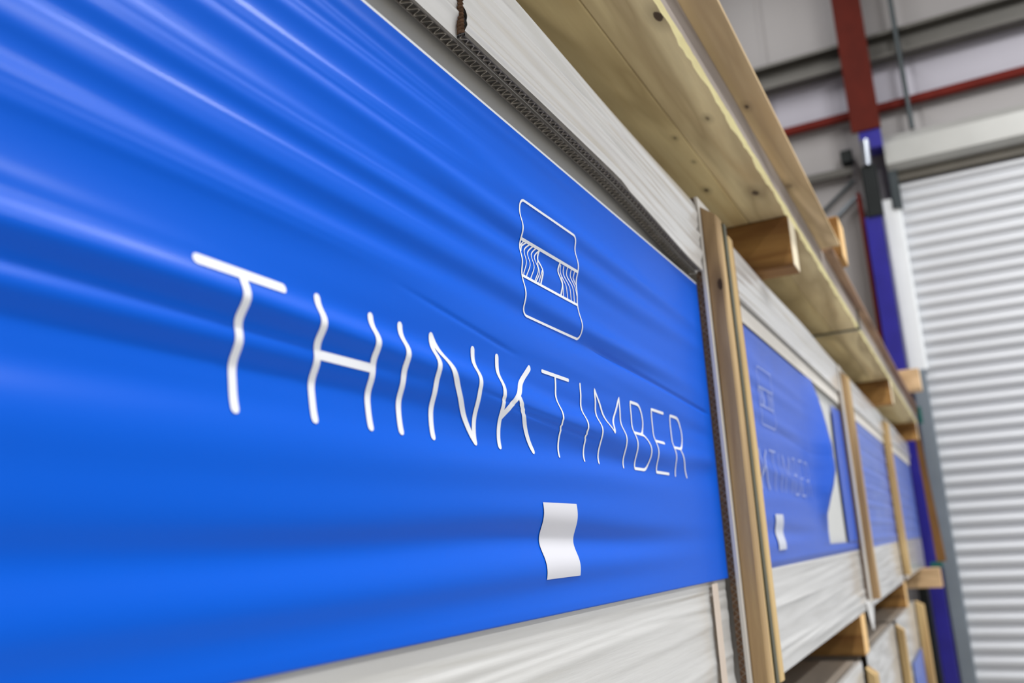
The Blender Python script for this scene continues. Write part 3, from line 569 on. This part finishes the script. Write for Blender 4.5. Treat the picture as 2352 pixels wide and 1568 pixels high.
# ---------------------------------------------------------------- edge board and battens
def edge_board(x0, x1, y0, y1, z0, z1, label):
    t = empty('edge_board', ((x0 + x1) / 2, y1, z0), label, 'cardboard strip')
    m2 = MB(); m2.box((x0, y0 + .002, z0), (x1, y1, z1)); m2.build('fluted_core', MT['card_brown'], t)
    m2 = MB(); m2.box((x0 - .004, y0 - .014, z0), (x1, y0 + .001, z1)); m2.build('white_face', MT['card_white'], t)
    # flutes on the cut edge that faces the camera
    m2 = MB(); n = int((z1 - z0) / .03) * 6; rows_ = [[], []]
    for i in range(n + 1):
        z_ = z0 + (z1 - z0) * i / n; y_ = (y0 + y1) / 2 + (y1 - y0) * .38 * sin(2 * pi * i / 6)
        rows_[0].append((x0 - .006, y_ - .002, z_)); rows_[1].append((x0 - .006, y_ + .002, z_))
    m2.grid(rows_); m2.build('flute_wave', MT['flute'], t)
    return t
edge_board(3.955, 4.22, -.030, -.001, -.70, 1.60, 'upright brown fluted cardboard strip with white face at the nearest battens')
edge_board(8.74, 8.98, -.028, -.001, -.62, 1.55, 'cardboard strip behind the second batten group, beside the torn sheet')
def batten(x0, x1, y0, y1, z0, z1, mat, label, slant=.06, grp=None):
    m2 = MB()
    b_ = .008
    poly = [(x0 + b_, y1), (x0, y1 - b_), (x0, y0 + b_), (x0 + b_, y0), (x1 - b_, y0), (x1, y0 + b_), (x1, y1 - b_), (x1 - b_, y1)]
    n = 24; rows_ = []
    rg = random.Random(int(x0 * 100))
    for i in range(n + 1):
        t_ = i / n; z_ = z0 + (z1 - z0) * t_
        wob = .0015 * sin(7 * t_ + x0)
        rows_.append([(px + wob, py - wob, z_ - (slant * (y1 - py) / (y1 - y0) if i == n else 0)) for px, py in poly + [poly[0]]])
    m2.grid(rows_, True); m2.f.append(tuple(range(7, -1, -1))); m2.mi.append(0)
    k = len(m2.v); m2.v += rows_[-1][:8]; m2.f.append(tuple(k + i for i in range(8))); m2.mi.append(0)
    return tag(m2.build('batten', mat), label, 'batten', grp)
batten(3.985, 4.085, -.119, -.045, -.72, 1.56, MT['batten'], 'knotty pale upright batten against the cardboard strip, nearest the camera')
batten(4.146, 4.236, -.131, -.047, -.62, 1.50, MT['batten2'], 'upright batten just right of the nearest knotty one, across a dark gap')
st_ = MB(); st_.box((4.090, -.124, -.70), (4.141, -.046, 1.49), .0); tag(st_.build('gap_shade_strip', MT['strap']), 'dark upright strip standing in for shade in the gap between the two nearest battens', 'shade strip')  # dark strip added to paint the shade between the two battens
batten(8.82, 8.96, -.105, -.044, -.60, 1.50, MT['batten'], 'single upright batten between the second and third packs')
batten(13.18, 13.36, -.090, -.004, -.60, 1.50, MT['batten2'], 'slender upright batten between the third and farthest packs')
# loose tail of film under the second batten
m_ = MB(); m_.grid([[(8.60, -.012, -.60), (8.75, -.03, -.60), (8.95, -.04, -.60)], [(8.66, -.014, -.72), (8.76, -.03, -.74), (8.88, -.035, -.72)], [(8.74, -.02, -.84), (8.76, -.026, -.86), (8.79, -.03, -.85)]])
o = m_.build('film_tail', MT['cap']); o.modifiers.new('thickness', 'SOLIDIFY').thickness = .001
tag(o, 'pointed tail of clear film hanging below the second batten', 'plastic film')

# ---------------------------------------------------------------- timber above the packs
def bearer(x0, x1, y0, y1, z0, z1, label, cat='timber block', endmat=None, mat=None):
    t = empty('bearer', ((x0 + x1) / 2, y1, z0), label, cat)
    part_box('beam', (x0, y0 + .004, z0), (x1, y1, z1), mat or MT['bearer'], t, .01)
    m2 = MB(); m2.box((x0 + .008, y0, z0 + .008), (x1 - .008, y0 + .004, z1 - .008)); m2.build('end_grain', endmat or MT['bearer_end'], t)
    return t
for (x, lab) in ((5.38, 'amber timber bearer on the second pack, under the pallet planks'), (12.45, 'amber timber bearer under the planks above the third pack'), (18.05, 'last timber bearer under the planks, beside the indigo column')):
    bearer(x, x + .22, -.246, 2.6, ZT + .001, 1.924, lab, endmat=plain('cream_end_grain', (240, 228, 200), .7, var=.06, scale=50))
def plank(x0, x1, y0, y1, z0, z1, mats, label, wane=.02, seed=1, parts=True):
    """long sawn plank; front arris split off as a rough pale strip"""
    t = empty('pallet_plank', ((x0 + x1) / 2, (y0 + y1) / 2, z0), label, 'plank')
    rg = random.Random(seed); n = int((x1 - x0) / .05)
    ph = [rg.uniform(0, 6) for _ in range(4)]
    def rough(x): return .004 * sin(x * 9 + ph[0]) + .003 * sin(x * 23 + ph[1]) + .002 * sin(x * 57 + ph[2]) + rg.uniform(-.001, .001)
    xs = [x0 + (x1 - x0) * i / n for i in range(n + 1)]
    if wane:
        rr = [rough(x) for x in xs]
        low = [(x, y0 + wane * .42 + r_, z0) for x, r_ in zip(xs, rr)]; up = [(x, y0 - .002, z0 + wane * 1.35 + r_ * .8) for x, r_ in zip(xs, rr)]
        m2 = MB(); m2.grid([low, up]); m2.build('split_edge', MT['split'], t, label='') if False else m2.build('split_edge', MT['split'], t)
        m2 = MB(); m2.ix = 0
        m2.grid([low, [(x, y1, z0) for x in xs]]); m2.grid([[(x, y1, z0) for x in xs], [(x, y1, z1) for x in xs]])
        m2.grid([[(x, y1, z1) for x in xs], [(x, y0, z1) for x in xs]])
        m2.ix = 1; m2.grid([up, [(x, y0, z1) for x in xs]])
        m2.ix = 0
        for e in (0, -1): m2.quad(low[e], (xs[e], y1, z0), (xs[e], y1, z1), (xs[e], y0, z1), up[e])
        m2.build('sawn_board', mats, t)
    else:
        part_box('sawn_board', (x0, y0, z0), (x1, y1, z1), mats[0], t, .006)
    return t
plank(-2, 18.55, -.250, -.014, 1.925, 2.115, [MT['pine_soffit'], MT['pine_face']], 'front pallet plank seen from below, knotty with a split yellow edge', .024, 5)
plank(-2, 18.55, -.008, .75, 1.925, 2.10, [MT['pine_soffit2']], 'second pallet plank from below, behind the seam beside the split-edged one', 0)
plank(-2, 18.55, .76, 1.9, 1.925, 2.10, [MT['pine_soffit2']], 'third pallet plank from below, deepest over the pack tops', 0)
m_ = MB(); m_.box((-2, -.388, 2.12), (6.85, .4, 2.142)); tag(m_.build('pallet_board', MT['pine_top']), 'thin overhanging tan board with a pale edge, above the split plank', 'board')
m_ = MB(); m_.box((6.95, -.325, 2.12), (18.5, .4, 2.15), .004); tag(m_.build('pallet_board', MT['pine_top2']), 'weathered pinkish brown board above the planks, toward the door', 'board')
bearer(7.25, 7.60, -.365, 1.6, 2.155, 2.50, 'orange timber end resting on top of the boards, nearer the camera')
bearer(15.4, 15.75, -.52, 1.6, 2.155, 2.50, 'pale square timber end sticking out toward the shutter', endmat=plain('pale_end_grain', (255, 226, 192), .6, var=.04, scale=50), mat=MT['pale_bearer'])
# straps round the planks
m_ = MB(); m_.box((9.0, -.262, 1.916), (9.07, 1.5, 1.924)); m_.box((9.0, -.268, 1.916), (9.07, -.260, 2.118)); tag(m_.build('strap', MT['strap']), 'dark strap across the underside of the planks above the second batten', 'strap')
m_ = MB(); m_.box((17.2, -.40, 1.80), (17.3, -.335, 2.10), .01); tag(m_.build('strap_end', MT['teal']), 'small teal strap end beside the far end of the planks', 'strap')

# ---------------------------------------------------------------- between the tiers and the lower tier
LT = -1.005
for (x, y0, lab) in ((8.15, -.002, 'amber timber bearer below the second pack, above the lower row'), (13.0, -.002, 'brown timber bearer below the third pack, beside the lowest batten'), (17.1, -.285, 'pale timber end poking out below the farthest pack')):
    bearer(x, x + .3, y0, 2.6, LT + .001, ZB - .001, lab, endmat=MT['bearer_end'], mat=MT['pale_bearer'] if x > 17 else None)
def low_pack(x0, x1, lab, blue=None, seed=51):
    p = pack(x0, x1, FL, LT, lab, MT['packtop'])
    face_strip('foot_wrap', x0, x1, FL, LT, .0, folds(seed, 20, .007, -2.6, LT), MT['foot'], p, 40, 160)
    if blue:
        m2 = MB(); m2.grid([[(x, -.018, z_) for x in blue[:2]] for z_ in np.linspace(blue[2], blue[3], 14)]); m2.build('printed_sheet', MT['blue3'], p)
    return p
low_pack(-1.6, 3.9, 'lower wrapped pack directly beneath the nearest one', seed=50)
low_pack(4.28, 7.85, 'lower wrapped pack beneath the torn one, grey-brown on top', seed=51)
low_pack(8.2, 10.9, 'lower wrapped pack between the two lowest pale battens', seed=52)
low_pack(11.2, 14.2, 'lower wrapped pack near the door with a wedge of blue sheet', (12.4, 14.15, -3.4, -1.62), seed=53)
pz = pack(14.75, 17.9, FL, LT, 'last lower wrapped pack, set back behind the black post', MT['packtop'])
pz.children[0].location.y += .3 * S
batten(7.92, 8.12, -.085, -.012, -4.5, -1.07, MT['batten2'], 'lower upright batten below the second batten group')
batten(11.0, 11.15, -.085, -.006, -4.5, -1.03, MT['batten2'], 'lower upright batten left of the blue wedge')
batten(14.3, 14.55, -.115, -.006, -4.5, -1.02, MT['batten2'], 'lower upright batten right of the blue wedge, beside the black post')
m_ = MB()
P0 = [(18.45, -.19), (18.45, -.285)]
m_.v = [(18.45, -.20, -.62), (18.45, -.36, -.62), (18.6, -.36, -.62), (18.6, -.20, -.62), (18.45, -.16, 1.9), (18.45, -.25, 1.9), (18.6, -.25, 1.9), (18.6, -.16, 1.9)]
m_.f = [(3, 2, 1, 0), (4, 5, 6, 7)] + [(i, (i + 1) % 4, 4 + (i + 1) % 4, 4 + i) for i in range(4)]; m_.mi = [0] * 6
LEAN = m_.build('leaning_timber', MT['lean']); tag(LEAN, 'brown timber leaning at the far end of the upper row', 'timber')
m_ = MB(); m_.box((18.2, -.30, -.72), (18.5, -.10, -.62), .01); tag(m_.build('strap_buckle', MT['teal']), 'small teal fitting at the foot of the leaning brown timber', 'strap')
